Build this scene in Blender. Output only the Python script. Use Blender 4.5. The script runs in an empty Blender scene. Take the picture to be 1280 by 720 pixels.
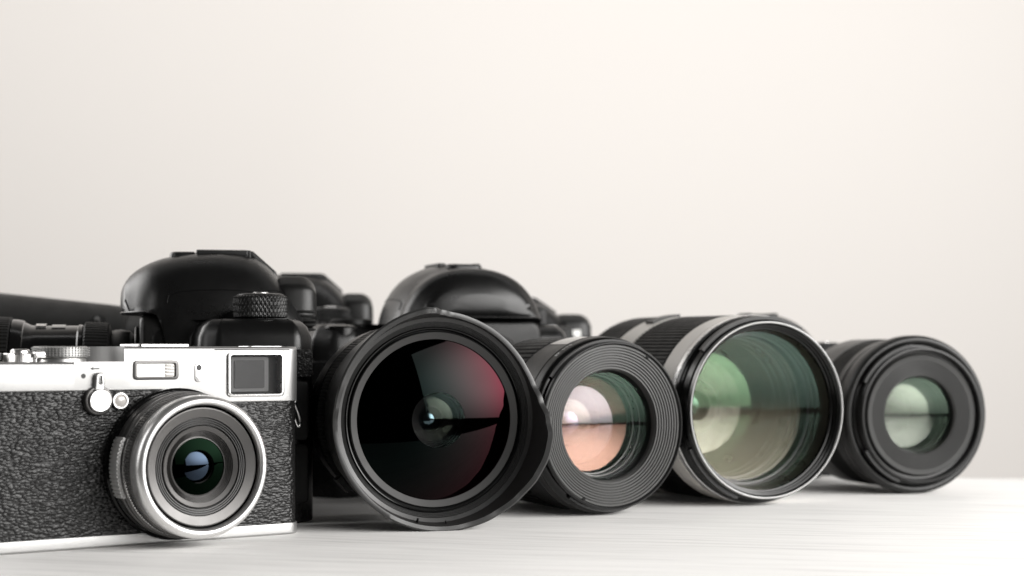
import bpy, bmesh, math, random
from math import sin, cos, pi, radians, sqrt, atan2
from mathutils import Vector
random.seed(7)
S = 0.001                                   # everything below is written in millimetres
sc = bpy.context.scene
col = sc.collection

# ------------------------------------------------------------------ materials
def newmat(name):
    m = bpy.data.materials.new(name); m.use_nodes = True
    nt = m.node_tree; nt.nodes.clear()
    out = nt.nodes.new('ShaderNodeOutputMaterial')
    return m, nt, out

def N(nt, t, **kw):
    n = nt.nodes.new(t)
    for k, v in kw.items():
        if k in n.inputs: n.inputs[k].default_value = v
        else: setattr(n, k, v)
    return n

def pbr(name, color, rough=.4, metal=0, noise=0, nscale=1500, nbump=0.0, bscale=3000, rvar=.0, coat=0, spec=.5, stretch=None):
    m, nt, out = newmat(name)
    b = N(nt, 'ShaderNodeBsdfPrincipled')
    b.inputs['Base Color'].default_value = (*color, 1)
    b.inputs['Roughness'].default_value = rough
    b.inputs['Metallic'].default_value = metal
    b.inputs['Specular IOR Level'].default_value = spec
    b.inputs['Coat Weight'].default_value = coat
    b.inputs['Coat Roughness'].default_value = .12
    tc = N(nt, 'ShaderNodeTexCoord')
    src = tc.outputs['Object']
    if stretch:
        mp = N(nt, 'ShaderNodeMapping'); mp.inputs['Scale'].default_value = stretch
        nt.links.new(src, mp.inputs['Vector']); src = mp.outputs[0]
    if rvar or noise:
        n1 = N(nt, 'ShaderNodeTexNoise', Scale=nscale * .06, Detail=5.0, Roughness=.65)
        nt.links.new(src, n1.inputs['Vector'])
        mr = N(nt, 'ShaderNodeMapRange'); mr.inputs['From Min'].default_value = .3; mr.inputs['From Max'].default_value = .7
        mr.inputs['To Min'].default_value = rough - rvar; mr.inputs['To Max'].default_value = rough + rvar
        nt.links.new(n1.outputs['Fac'], mr.inputs['Value']); nt.links.new(mr.outputs[0], b.inputs['Roughness'])
    if nbump:
        n2 = N(nt, 'ShaderNodeTexNoise', Scale=bscale, Detail=2.0)
        nt.links.new(src, n2.inputs['Vector'])
        bp = N(nt, 'ShaderNodeBump', Strength=nbump, Distance=.0002)
        nt.links.new(n2.outputs['Fac'], bp.inputs['Height']); nt.links.new(bp.outputs[0], b.inputs['Normal'])
    nt.links.new(b.outputs[0], out.inputs[0])
    return m

M = {}
M['black'] = pbr('black_plastic', (.0045, .0045, .0045), .30, nbump=.25, bscale=2600, rvar=.05, spec=.34)
M['satin'] = pbr('black_satin_plastic', (.006, .006, .0058), .36, nbump=.3, bscale=3600, rvar=.06, spec=.32)
M['gloss'] = pbr('black_gloss_paint', (.004, .004, .004), .16, rvar=.04, spec=.3)
M['anod'] = pbr('black_anodised_metal', (.012, .012, .012), .36, rvar=.06, nbump=.08, spec=.30)
M['flat'] = pbr('matt_black_paint', (.02, .0198, .0195), .6, nbump=.1, spec=.2)
M['ridge'] = pbr('dark_grey_ridged_plastic', (.058, .058, .0567), .45, rvar=.05, spec=.25)
M['ridgedark'] = pbr('black_ridged_plastic', (.025, .025, .0245), .45, rvar=.05, spec=.2)
M['greyring'] = pbr('mid_grey_ring_paint', (.027, .0266, .0262), .5, rvar=.05, spec=.25)
M['rubber'] = pbr('black_rubber', (.0075, .0075, .0072), .5, nbump=.3, bscale=2500, rvar=.08, spec=.2)
M['deep'] = pbr('lens_interior_black', (.0025, .0025, .0025), .5, spec=.1)
M['silver'] = pbr('satin_silver_paint', (.37, .3685, .365), .44, metal=.9, nbump=.10, bscale=5200, rvar=.04)
M['chrome'] = pbr('polished_silver', (.86, .855, .845), .32, metal=1, rvar=.04)
M['rimgrey'] = pbr('grey_lens_rim', (.26, .26, .257), .42, metal=.9, rvar=.04)
M['winglass'] = pbr('dark_scale_window', (.04, .04, .04), .12, coat=.5)
M['spun'] = pbr('spun_silver', (.66, .655, .65), .28, metal=1, nbump=.12, bscale=900, rvar=.07)
M['cone'] = pbr('grey_anodised_cone', (.105, .102, .10), .38, metal=.7, rvar=.04)
M['groove'] = pbr('dark_grooved_metal', (.045, .0445, .044), .4, metal=.5)
M['beige'] = pbr('light_grey_lens_enamel', (.62, .595, .56), .38, nbump=.12, bscale=2500, rvar=.05)
M['lampglass'] = pbr('clear_lamp_plastic', (.45, .43, .41), .12, rvar=.03, coat=.6)
M['flashwhite'] = pbr('flash_diffuser', (.82, .81, .78), .3, nbump=.4, bscale=700, rvar=.05)
M['dial'] = pbr('knurled_dial_silver', (.42, .418, .412), .42, metal=.8)
M['ringmetal'] = pbr('front_ring_silver', (.74, .735, .73), .35, metal=.92, nbump=.05, bscale=2000)
M['hood'] = pbr('hood_satin_black', (.020, .020, .0198), .38, rvar=.05, nbump=.06, spec=.5)
M['tab'] = pbr('satin_knurled_silver', (.75, .745, .735), .42, metal=.55)
M['white'] = pbr('white_print', (.8, .8, .8), .5)
M['label'] = pbr('white_label', (.82, .82, .8), .4)
M['ink'] = pbr('black_ink', (.01, .01, .01), .5)
M['port'] = pbr('dark_port_rubber', (.009, .009, .009), .5, nbump=.2, bscale=2000, rvar=.05, spec=.22)

def leather():
    m, nt, out = newmat('pebbled_leatherette')
    b = N(nt, 'ShaderNodeBsdfPrincipled', Roughness=.33)
    b.inputs['Base Color'].default_value = (.009, .0089, .0088, 1); b.inputs['Specular IOR Level'].default_value = .34
    tc = N(nt, 'ShaderNodeTexCoord')
    ns = N(nt, 'ShaderNodeTexNoise', Scale=260.0, Detail=2.0)
    nt.links.new(tc.outputs['Object'], ns.inputs['Vector'])
    sub = N(nt, 'ShaderNodeVectorMath', operation='SUBTRACT'); sub.inputs[1].default_value = (.5, .5, .5)
    nt.links.new(ns.outputs['Color'], sub.inputs[0])
    sc_ = N(nt, 'ShaderNodeVectorMath', operation='MULTIPLY'); sc_.inputs[1].default_value = (.0015, .0008, .001)
    nt.links.new(sub.outputs[0], sc_.inputs[0])
    add = N(nt, 'ShaderNodeVectorMath', operation='ADD')
    nt.links.new(tc.outputs['Object'], add.inputs[0]); nt.links.new(sc_.outputs[0], add.inputs[1])
    mp = N(nt, 'ShaderNodeMapping'); mp.inputs['Scale'].default_value = (560, 560, 1040); mp.inputs['Rotation'].default_value = (0, radians(8), 0)
    nt.links.new(add.outputs[0], mp.inputs['Vector'])
    v = N(nt, 'ShaderNodeTexVoronoi', feature='SMOOTH_F1', Scale=1.0); v.inputs['Randomness'].default_value = .9; v.inputs['Smoothness'].default_value = .25
    nt.links.new(mp.outputs[0], v.inputs['Vector'])
    mr = N(nt, 'ShaderNodeMapRange', interpolation_type='LINEAR'); mr.inputs['From Min'].default_value = .75; mr.inputs['From Max'].default_value = .15
    nt.links.new(v.outputs['Distance'], mr.inputs['Value'])
    v2 = N(nt, 'ShaderNodeTexNoise', Scale=900.0, Detail=3.0)
    nt.links.new(add.outputs[0], v2.inputs['Vector'])
    ad = N(nt, 'ShaderNodeMath', operation='MULTIPLY_ADD'); ad.inputs[1].default_value = .22
    nt.links.new(v2.outputs['Fac'], ad.inputs[0]); nt.links.new(mr.outputs[0], ad.inputs[2])
    bp = N(nt, 'ShaderNodeBump', Strength=1.0, Distance=.00034)
    nt.links.new(ad.outputs[0], bp.inputs['Height']); nt.links.new(bp.outputs[0], b.inputs['Normal'])
    nt.links.new(b.outputs[0], out.inputs[0])
    return m
M['leather'] = leather()
def pebble(name, scale, dist):
    m, nt, out = newmat(name)
    b = N(nt, 'ShaderNodeBsdfPrincipled', Roughness=.45)
    b.inputs['Base Color'].default_value = (.008, .008, .008, 1); b.inputs['Specular IOR Level'].default_value = .22
    tc = N(nt, 'ShaderNodeTexCoord')
    v = N(nt, 'ShaderNodeTexVoronoi', feature='DISTANCE_TO_EDGE', Scale=scale)
    nt.links.new(tc.outputs['Object'], v.inputs['Vector'])
    bp = N(nt, 'ShaderNodeBump', Strength=1.0, Distance=dist)
    nt.links.new(v.outputs['Distance'], bp.inputs['Height']); nt.links.new(bp.outputs[0], b.inputs['Normal'])
    nt.links.new(b.outputs[0], out.inputs[0])
    return m
M['grip'] = pebble('pebbled_grip_rubber', 750, .0008)

def glass(name, tint, refl, trans=(.95, .95, .95), edge=.25, tint2=None, lo=.05, hi=.32, soft=0.0):
    """a coated lens surface: mostly clear, reflecting a tint of its own that grows towards grazing"""
    k = max(1, .04 / refl); refl *= k; edge *= k; tint = [t / k for t in tint]; tint2 = [t / k for t in tint2] if tint2 else None
    m, nt, out = newmat(name)
    tr = N(nt, 'ShaderNodeBsdfTransparent'); tr.inputs[0].default_value = (*trans, 1)
    gl = N(nt, 'ShaderNodeBsdfGlossy', Roughness=soft); gl.inputs[0].default_value = (*tint, 1)
    lw = N(nt, 'ShaderNodeLayerWeight', Blend=.5)
    if tint2:
        mr = N(nt, 'ShaderNodeMapRange'); mr.inputs['From Min'].default_value = lo; mr.inputs['From Max'].default_value = hi
        cm = N(nt, 'ShaderNodeMix', data_type='RGBA')
        cm.inputs[6].default_value = (*tint, 1); cm.inputs[7].default_value = (*tint2, 1)
        nt.links.new(lw.outputs['Facing'], mr.inputs['Value']); nt.links.new(mr.outputs[0], cm.inputs[0]); nt.links.new(cm.outputs[2], gl.inputs[0])
    ma = N(nt, 'ShaderNodeMath', operation='MULTIPLY_ADD', use_clamp=True); ma.inputs[1].default_value = edge; ma.inputs[2].default_value = refl
    nt.links.new(lw.outputs['Facing'], ma.inputs[0])
    mx = N(nt, 'ShaderNodeMixShader')
    nt.links.new(ma.outputs[0], mx.inputs[0]); nt.links.new(tr.outputs[0], mx.inputs[1]); nt.links.new(gl.outputs[0], mx.inputs[2])
    nt.links.new(mx.outputs[0], out.inputs[0])
    return m

def darkglass(name, tint, refl, edge, tint2=None, lo=.05, hi=.32):
    m, nt, out = newmat(name)
    gl = N(nt, 'ShaderNodeBsdfGlossy', Roughness=.0)
    lw = N(nt, 'ShaderNodeLayerWeight', Blend=.5)
    ma = N(nt, 'ShaderNodeMath', operation='MULTIPLY_ADD', use_clamp=True); ma.inputs[1].default_value = edge; ma.inputs[2].default_value = refl
    nt.links.new(lw.outputs['Facing'], ma.inputs[0])
    mr = N(nt, 'ShaderNodeMapRange'); mr.inputs['From Min'].default_value = lo; mr.inputs['From Max'].default_value = hi
    cm = N(nt, 'ShaderNodeMix', data_type='RGBA')
    cm.inputs[6].default_value = (*tint, 1); cm.inputs[7].default_value = (*(tint2 or tint), 1)
    sc2 = N(nt, 'ShaderNodeVectorMath', operation='SCALE')
    nt.links.new(lw.outputs['Facing'], mr.inputs['Value']); nt.links.new(mr.outputs[0], cm.inputs[0])
    nt.links.new(cm.outputs[2], sc2.inputs[0]); nt.links.new(ma.outputs[0], sc2.inputs['Scale'])
    nt.links.new(sc2.outputs[0], gl.inputs[0]); nt.links.new(gl.outputs[0], out.inputs[0])
    return m

def wood():
    m, nt, out = newmat('whitewashed_wood')
    b = N(nt, 'ShaderNodeBsdfPrincipled', Roughness=.5)
    tc = N(nt, 'ShaderNodeTexCoord')
    mp0 = N(nt, 'ShaderNodeMapping'); mp0.inputs['Rotation'].default_value = (0, 0, radians(14))
    nt.links.new(tc.outputs['Object'], mp0.inputs['Vector'])
    nd = N(nt, 'ShaderNodeTexNoise', Scale=5.0, Detail=2.0)
    nt.links.new(mp0.outputs[0], nd.inputs['Vector'])
    sub = N(nt, 'ShaderNodeVectorMath', operation='MULTIPLY_ADD'); sub.inputs[1].default_value = (0, .03, 0)
    nt.links.new(nd.outputs['Color'], sub.inputs[0]); nt.links.new(mp0.outputs[0], sub.inputs[2])
    mp = N(nt, 'ShaderNodeMapping'); mp.inputs['Scale'].default_value = (13, 210, 1)
    nt.links.new(sub.outputs[0], mp.inputs['Vector'])
    n = N(nt, 'ShaderNodeTexNoise', Scale=1.0, Detail=6.0, Roughness=.62)
    nt.links.new(mp.outputs[0], n.inputs['Vector'])
    mp2 = N(nt, 'ShaderNodeMapping'); mp2.inputs['Scale'].default_value = (16, 900, 1)
    nt.links.new(sub.outputs[0], mp2.inputs['Vector'])
    n2 = N(nt, 'ShaderNodeTexNoise', Scale=1.0, Detail=3.0)
    nt.links.new(mp2.outputs[0], n2.inputs['Vector'])
    am = N(nt, 'ShaderNodeMath', operation='MULTIPLY_ADD'); am.inputs[1].default_value = .4
    nt.links.new(n2.outputs['Fac'], am.inputs[0]); nt.links.new(n.outputs['Fac'], am.inputs[2])
    cr = N(nt, 'ShaderNodeValToRGB')
    e = cr.color_ramp.elements
    e[0].position = .46; e[0].color = (.55, .54, .53, 1)
    e[1].position = .80; e[1].color = (.86, .85, .835, 1)
    k = cr.color_ramp.elements.new(.60); k.color = (.77, .76, .745, 1)
    nt.links.new(am.outputs[0], cr.inputs[0]); nt.links.new(cr.outputs[0], b.inputs['Base Color'])
    bp = N(nt, 'ShaderNodeBump', Strength=.5, Distance=.0008)
    nt.links.new(am.outputs[0], bp.inputs['Height']); nt.links.new(bp.outputs[0], b.inputs['Normal'])
    nt.links.new(b.outputs[0], out.inputs[0])
    return m
M['wood'] = wood()
M['wall'] = pbr('warm_white_wall', (.80, .766, .734), .9, nbump=.02, bscale=200)

# ------------------------------------------------------------------ object helpers
def mk(name, verts, faces, mat, parent=None, sharp=32, smooth=True):
    me = bpy.data.meshes.new(name)
    me.from_pydata([(x * S, y * S, z * S) for x, y, z in verts], [], faces)
    bm = bmesh.new(); bm.from_mesh(me)
    bmesh.ops.remove_doubles(bm, verts=bm.verts, dist=1e-7)
    bmesh.ops.recalc_face_normals(bm, faces=bm.faces)
    bm.to_mesh(me); bm.free()
    if smooth:
        for p in me.polygons: p.use_smooth = True
        me.set_sharp_from_angle(angle=radians(sharp))
    me.materials.append(M[mat] if isinstance(mat, str) else mat)
    o = bpy.data.objects.new(name, me); col.objects.link(o)
    if parent: o.parent = parent
    return o

def thing(name, loc, rz, label, cat, group=None, scale=1):
    o = bpy.data.objects.new(name, None); col.objects.link(o)
    o.empty_display_size = .02
    o.location = [c * S for c in loc]; o.rotation_euler = (0, 0, radians(rz)); o.scale = (scale,) * 3
    o['label'] = label; o['category'] = cat
    if group: o['group'] = group
    return o

class MB:
    """collects geometry (millimetres) that belongs to ONE part"""
    def __init__(s): s.v = []; s.f = []
    def add(s, v, f):
        n = len(s.v); s.v += list(v); s.f += [tuple(i + n for i in q) for q in f]; return s
    def build(s, name, mat, parent=None, sharp=32): return mk(name, s.v, s.f, mat, parent, sharp)

def lathe(prof, n=128, c=(0, 0, 0), angs=None, closed=False, capa=False, capb=False, mod=None):
    """profile [(y, r)] round an axis along Y through c; angs: list of (angle, dr)"""
    if angs is None: angs = [(2 * pi * k / n, 0) for k in range(n)]
    n = len(angs); v = []; f = []
    for i, (y, r) in enumerate(prof):
        for j, (a, dr) in enumerate(angs):
            rr = r + (dr if (mod is None or mod[i]) else 0)
            v.append((c[0] + rr * sin(a), c[1] + y, c[2] + rr * cos(a)))
    m = len(prof)
    for i in range(m - (0 if closed else 1)):
        i2 = (i + 1) % m
        for j in range(n):
            j2 = (j + 1) % n
            f.append((i * n + j, i * n + j2, i2 * n + j2, i2 * n + j))
    if capa: f.append(tuple(range(n)))
    if capb: f.append(tuple((m - 1) * n + j for j in range(n)))
    return v, f

def ribs(count, h, duty=.6, slope=.12):
    out = []
    for k in range(count):
        for fr, d in ((0, 0), (slope, h), (slope + duty - .12, h), (2 * slope + duty - .12, 0)):
            out.append((2 * pi * (k + fr) / count, d))
    return out

def arcring(r0, r1, y0, y1, a0, a1, c=(0, 0, 0), n=24):
    """a block that follows a ring between two angles (degrees clockwise from the top)"""
    v = []; f = []
    for k in range(n + 1):
        a = radians(a0 + (a1 - a0) * k / n)
        for (r, y) in ((r0, y0), (r1, y0), (r1, y1), (r0, y1)):
            v.append((c[0] + r * sin(a), c[1] + y, c[2] + r * cos(a)))
    for k in range(n):
        for q in range(4):
            f.append((k * 4 + q, k * 4 + (q + 1) % 4, k * 4 + 4 + (q + 1) % 4, k * 4 + 4 + q))
    f.append((0, 1, 2, 3)); f.append(tuple(n * 4 + q for q in range(4)))
    return v, f

def rpoly(pts, r, seg=6):
    """round the corners of a polygon; r one number or a list"""
    out = []; n = len(pts)
    for i in range(n):
        p = Vector(pts[i]); a = Vector(pts[i - 1]) - p; b = Vector(pts[(i + 1) % n]) - p
        rr = r[i] if isinstance(r, (list, tuple)) else r
        if rr <= 0: out.append(tuple(p)); continue
        la, lb = a.length, b.length; a.normalize(); b.normalize()
        ang = a.angle(b); d = min(rr / math.tan(ang / 2), la * .48, lb * .48)
        p0 = p + a * d; p1 = p + b * d
        for k in range(seg + 1):
            t = k / seg
            q = p0 * (1 - t) ** 2 + p * 2 * t * (1 - t) + p1 * t * t
            out.append((q.x, q.y))
    return [p for i, p in enumerate(out) if (Vector(p) - Vector(out[i - 1])).length > 1e-4]

def rrect(x0, x1, z0, z1, r, seg=6): return rpoly([(x0, z0), (x1, z0), (x1, z1), (x0, z1)], r, seg)

def offset(pts, d):
    n = len(pts); out = []
    A = sum(pts[i][0] * pts[(i + 1) % n][1] - pts[(i + 1) % n][0] * pts[i][1] for i in range(n))
    sg = 1 if A > 0 else -1
    for i in range(n):
        p0 = Vector(pts[i - 1]); p = Vector(pts[i]); p1 = Vector(pts[(i + 1) % n])
        e0 = (p - p0); e1 = (p1 - p)
        n0 = Vector((e0.y, -e0.x)).normalized() if e0.length > 1e-9 else None
        n1 = Vector((e1.y, -e1.x)).normalized() if e1.length > 1e-9 else None
        nn = (n0 or n1) + (n1 or n0)
        if nn.length < 1e-6: nn = n1 or n0
        nn.normalize()
        out.append((p.x - sg * nn.x * d, p.y - sg * nn.y * d))
    return out

def prism(outl, levels, axis='z', cap0=True, cap1=True):
    """outline swept through levels [(h, inset)]; axis 'z' (outline x,y), 'y' (outline x,z) or 'x' (outline y,z)"""
    v = []; f = []; n = len(outl)
    for h, ins in levels:
        for (a, b) in (offset(outl, ins) if ins else outl):
            v.append((a, b, h) if axis == 'z' else ((a, h, b) if axis == 'y' else (h, a, b)))
    for i in range(len(levels) - 1):
        for j in range(n):
            f.append((i * n + j, i * n + (j + 1) % n, (i + 1) * n + (j + 1) % n, (i + 1) * n + j))
    if cap0: f.append(tuple(range(n)))
    if cap1: f.append(tuple((len(levels) - 1) * n + j for j in range(n)))
    return v, f

def edge_levels(h0, h1, r0, r1, seg=4):
    """levels with rounded edges: radius r0 at h0, r1 at h1"""
    s = 1 if h1 > h0 else -1; L = []
    if r0: L += [(h0 + s * r0 * (1 - cos(pi / 2 * k / seg)), r0 * (1 - sin(pi / 2 * k / seg))) for k in range(seg + 1)]
    else: L.append((h0, 0))
    if r1: L += [(h1 - s * r1 * (1 - sin(pi / 2 * k / seg)), r1 * (1 - cos(pi / 2 * k / seg))) for k in range(seg + 1)]
    else: L.append((h1, 0))
    return L

def loft(rings, cap0=True, cap1=True):
    v = []; f = []; n = len(rings[0])
    for r in rings: v += r
    for i in range(len(rings) - 1):
        for j in range(n):
            f.append((i * n + j, i * n + (j + 1) % n, (i + 1) * n + (j + 1) % n, (i + 1) * n + j))
    if cap0: f.append(tuple(range(n)))
    if cap1: f.append(tuple((len(rings) - 1) * n + j for j in range(n)))
    return v, f

def tube(pts, r, n=8, closed=False):
    P = [Vector(p) for p in pts]; v = []; f = []; m = len(P)
    for i, p in enumerate(P):
        a = P[i - 1] if (i or closed) else p; b = P[(i + 1) % m] if (i < m - 1 or closed) else p
        t = (b - a).normalized()
        u = t.cross(Vector((0, 0, 1)));  u = u if u.length > .05 else t.cross(Vector((1, 0, 0)))
        u.normalize(); w = t.cross(u)
        for k in range(n):
            q = p + u * r * cos(2 * pi * k / n) + w * r * sin(2 * pi * k / n); v.append(tuple(q))
    for i in range(m if closed else m - 1):
        for k in range(n):
            i2 = (i + 1) % m
            f.append((i * n + k, i * n + (k + 1) % n, i2 * n + (k + 1) % n, i2 * n + k))
    if not closed: f.append(tuple(range(n))); f.append(tuple((m - 1) * n + k for k in range(n)))
    return v, f

def zdisc(x, y, z0, prof, n=64, angs=None, mod=None):
    """lathe round a vertical axis; prof [(z, r)]"""
    v, f = lathe([(h, r) for h, r in prof], n=n, angs=angs, capa=True, capb=True, mod=mod)
    return [(x + a, y + c, z0 + b) for a, b, c in v], f

def dome(R, sag, y, c, n=96, m=12, concave=False, r0=0, r1=None):
    """a lens surface of half-aperture R whose rim is at y; bulges by sag towards -Y (or away when concave)"""
    if abs(sag) < 1e-6: sag = 1e-3
    rad = (R * R + sag * sag) / (2 * sag); prof = []
    for k in range(m + 1):
        r = r0 + ((r1 or R) - r0) * k / m
        h = sqrt(rad * rad - r * r) - (rad - sag)
        prof.append((y + (h if concave else -h), max(r, 1e-4)))
    return lathe(prof, n=n, c=c)

def ring(prof, c, n=128): return lathe(prof, n=n, c=c, closed=True)

# ------------------------------------------------------------------ the setting
def setting(o): o['kind'] = 'structure'; return o
# the table: near edge just under the picture, far edge running away to the left
tab = [(-900, 506), (820, 506), (820, 906), (250, 906), (60, 1010), (-420, 1290), (-900, 1290)]
v, f = prism(tab, edge_levels(-28, 0, 0, 1.5, 3))
setting(mk('wooden_tabletop', v, f, 'wood'))
v, f = prism([(-4200, -2200), (4200, -2200), (4200, 3200), (-4200, 3200)], [(2600, 0), (2640, 0)], 'y')
setting(mk('backdrop', v, f, 'wall'))

# ------------------------------------------------------------------ silver rangefinder camera
def metal_section(x, y0, y1, z0, z1, rt, rb, n=5):
    pts = []
    for (cy, cz, r, a0) in ((y0 + rb, z0 + rb, rb, pi), (y1 - rb, z0 + rb, rb, 1.5 * pi), (y1 - rt, z1 - rt, rt, 0), (y0 + rt, z1 - rt, rt, .5 * pi)):
        for k in range(n + 1):
            a = a0 + pi / 2 * k / n
            pts.append((x, cy + r * cos(a), cz + r * sin(a)))
    return pts

def body_loft(z0f, z1f, inset, rt, rb, xl=-63.2, xr=65.0, rl=12, rr=6, depth=33, extra=()):
    xs = set(extra)
    for k in range(13):
        t = 1 - cos(pi / 2 * k / 12)
        xs.add(xl + inset + rl * t); xs.add(xr - inset - rr * t)
    for k in range(1, 24): xs.add(xl + rl + (xr - xl - rl - rr) * k / 24)
    R = []
    for x in sorted(xs):
        sl = x - (xl + inset); sr = (xr - inset) - x; ins = inset
        if sl < rl: ins += rl - sqrt(max(0, rl * rl - (rl - sl) ** 2))
        if sr < rr: ins += rr - sqrt(max(0, rr * rr - (rr - sr) ** 2))
        R.append(metal_section(x, ins, depth - ins, z0f(x), z1f(x), rt, rb))
    return loft(R)

def smooth(a, b, x):
    t = max(0, min(1, (x - a) / (b - a))); return t * t * (3 - 2 * t)

th = 36.5
ct, st = cos(radians(th)), sin(radians(th))
rf = thing('rangefinder_camera', (-80 - 63.2 * ct, 629 - 63.2 * st, 0), th,
           'silver retro camera wrapped in black leatherette with a short silver lens', 'camera')
seam = lambda x: 54.6 - 4.9 * smooth(18, 30, x)
topz = lambda x: 64.6 + 5.4 * smooth(-24.4, -24.0, x)
xx = [-24.5, -24.4, -24.2, -24.0, -23.9] + [17 + k for k in range(15)]
v, f = body_loft(seam, topz, 0, 1.5, .35, extra=xx)
top = mk('top_plate', v, f, 'silver', rf, 40)
def cut(o, mb):
    k = mb.build('cutter', 'silver', o.parent)
    m = o.modifiers.new('cut', 'BOOLEAN'); m.object = k; m.operation = 'DIFFERENCE'; m.solver = 'EXACT'
    bpy.context.view_layer.update()
    me = bpy.data.meshes.new_from_object(o.evaluated_get(bpy.context.evaluated_depsgraph_get()))
    o.modifiers.clear(); old = o.data; o.data = me; bpy.data.meshes.remove(old); me.name = o.name
    for p in me.polygons: p.use_smooth = True
    me.set_sharp_from_angle(angle=radians(40)); bpy.data.objects.remove(k)
ck = MB()
ck.add(*prism(rrect(34.8, 56.0, 52.6, 66.9, 1.1), [(-3, 0), (4.2, 0)], 'y'))
ck.add(*prism(rrect(-1.6, 13.3, 59.1, 64.1, .8), [(-3, 0), (1.5, 0)], 'y'))
cut(top, ck)
v_, f_ = lathe([(64.62, 23), (80, 23)], 96, capa=True, capb=True)
ck = MB().add([(-24.3 + a, 14 + c, b) for a, b, c in v_], f_)
cut(top, ck)
v, f = body_loft(lambda x: 4.0, lambda x: seam(x) + .5, .45, .2, .2, extra=xx)
mk('body', v, f, 'leather', rf)
v, f = body_loft(lambda x: 0.0, lambda x: 4.3, 0, .3, .9)
mk('base_plate', v, f, 'silver', rf, 40)
# the raised line along the viewfinder side and the bulge at the shutter side
MB().add(*prism(rrect(28.6, 59.5, 68.55, 69.05, .2, 3), edge_levels(-.12, .5, .1, 0, 2), 'y')).build('trim_line', 'groove', top)
# viewfinder window: frame, recess and glass
vf = MB()
o_, i_ = rrect(33.6, 57.0, 51.6, 67.9, 1.8), rrect(34.9, 55.9, 52.7, 66.8, 1.1)
n = len(o_); vv = []; ff = []
L = [(o_, .2), (o_, -.55), (offset(o_, .35), -.8), (offset(i_, -.25), -.8), (i_, -.5), (i_, 4.5)]
for poly, y in L: vv += [(a, y, b) for a, b in poly]
for i in range(len(L) - 1):
    for j in range(n): ff.append((i * n + j, i * n + (j + 1) % n, (i + 1) * n + (j + 1) % n, (i + 1) * n + j))
vfw = mk('viewfinder_window', vv, ff, 'spun', rf, 40)
M['vfglass'] = glass('viewfinder_glass', (.9, .9, .92), .002, edge=.004, soft=.35)
MB().add(*prism(rrect(34.7, 56.1, 52.5, 67.0, 1), [(.35, 0), (.75, 0)], 'y')).build('glass', 'vfglass', vfw)
MB().add(*prism(rrect(34.6, 56.2, 52.4, 67.1, 1), [(3.7, 0), (4.1, 0)], 'y')).build('back_mask', 'flat', vfw)
M['vfgrey'] = pbr('viewfinder_mask_grey', (.075, .075, .076), .5)
M['vfdim'] = pbr('viewfinder_inner_window', (.022, .022, .0225), .35, nbump=.12, bscale=900, rvar=.08, spec=.3)
inner = rrect(38, 50.4, 54.6, 65, .8); fr = rrect(36.2, 52.2, 53.4, 66.2, .8)
MB().add(*prism(fr, [(2.9, 0), (3.4, 0)], 'y')).build('bright_frame', 'vfgrey', vfw)
MB().add(*prism(inner, [(2.6, 0), (2.88, 0)], 'y')).build('inner_window', 'vfdim', vfw)
# flash window
o_, i_ = rrect(-2.7, 14.4, 58.2, 65.0, 1.6), rrect(-1.5, 13.2, 59.2, 64.0, .8)
n = len(o_); vv = []; ff = []
for poly, y in [(o_, .2), (o_, -.45), (offset(o_, .35), -.62), (offset(i_, -.2), -.62), (i_, -.3), (i_, 1.2)]: vv += [(a, y, b) for a, b in poly]
for i in range(5):
    for j in range(n): ff.append((i * n + j, i * n + (j + 1) % n, (i + 1) * n + (j + 1) % n, (i + 1) * n + j))
fw = mk('flash_window', vv, ff, 'cone', rf, 40)
MB().add(*prism(rrect(-1.6, 13.3, 59.1, 64.1, .7), [(.25, 0), (.6, 0)], 'y')).build('diffuser', 'flashwhite', fw)
pr = MB()
for k in range(4):
    pr.add(*prism(rrect(9.6, 12.9, 59.4 + k * 1.15, 60.25 + k * 1.15, .25, 3), edge_levels(-.15, .3, .2, 0, 2), 'y'))
pr.build('prism_strip', 'lampglass', fw)
# microphone / lamp slot
slot = MB().add(*prism(rrect(20.8, 24.0, 57.2, 64.1, 1.6, 8), edge_levels(-.35, .3, .25, 0, 3), 'y')).build('sensor_slot', 'spun', rf)
MB().add(*lathe([(-.55, .05), (-.55, 1.05), (.2, 1.05)], 24, (22.4, 0, 62.4))).build('hole', 'ink', slot)
MB().add(*lathe([(-.55, .05), (-.6, .7), (-.45, 1.0), (.2, 1.0)], 24, (22.4, 0, 58.8))).build('screw', 'chrome', slot)
# black dot and arrow engraved on the plate
MB().add(*lathe([(-.06, .02), (-.06, .85), (.2, .9)], 28, (-21.0, 0, 59.7))).build('index_dot', 'ink', top)
ar = MB()
ar.add(*prism(rrect(-18.4, -15.2, 62.03, 62.45, .1, 2), [(-.06, 0), (.1, 0)], 'y'))
ar.add(*prism([(-18.7, 62.24), (-17.5, 62.75), (-17.3, 62.6), (-18.2, 62.24), (-17.3, 61.88), (-17.5, 61.73)], [(-.07, 0), (.1, 0)], 'y'))
ar.build('engraved_arrow', 'ink', top)
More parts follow.
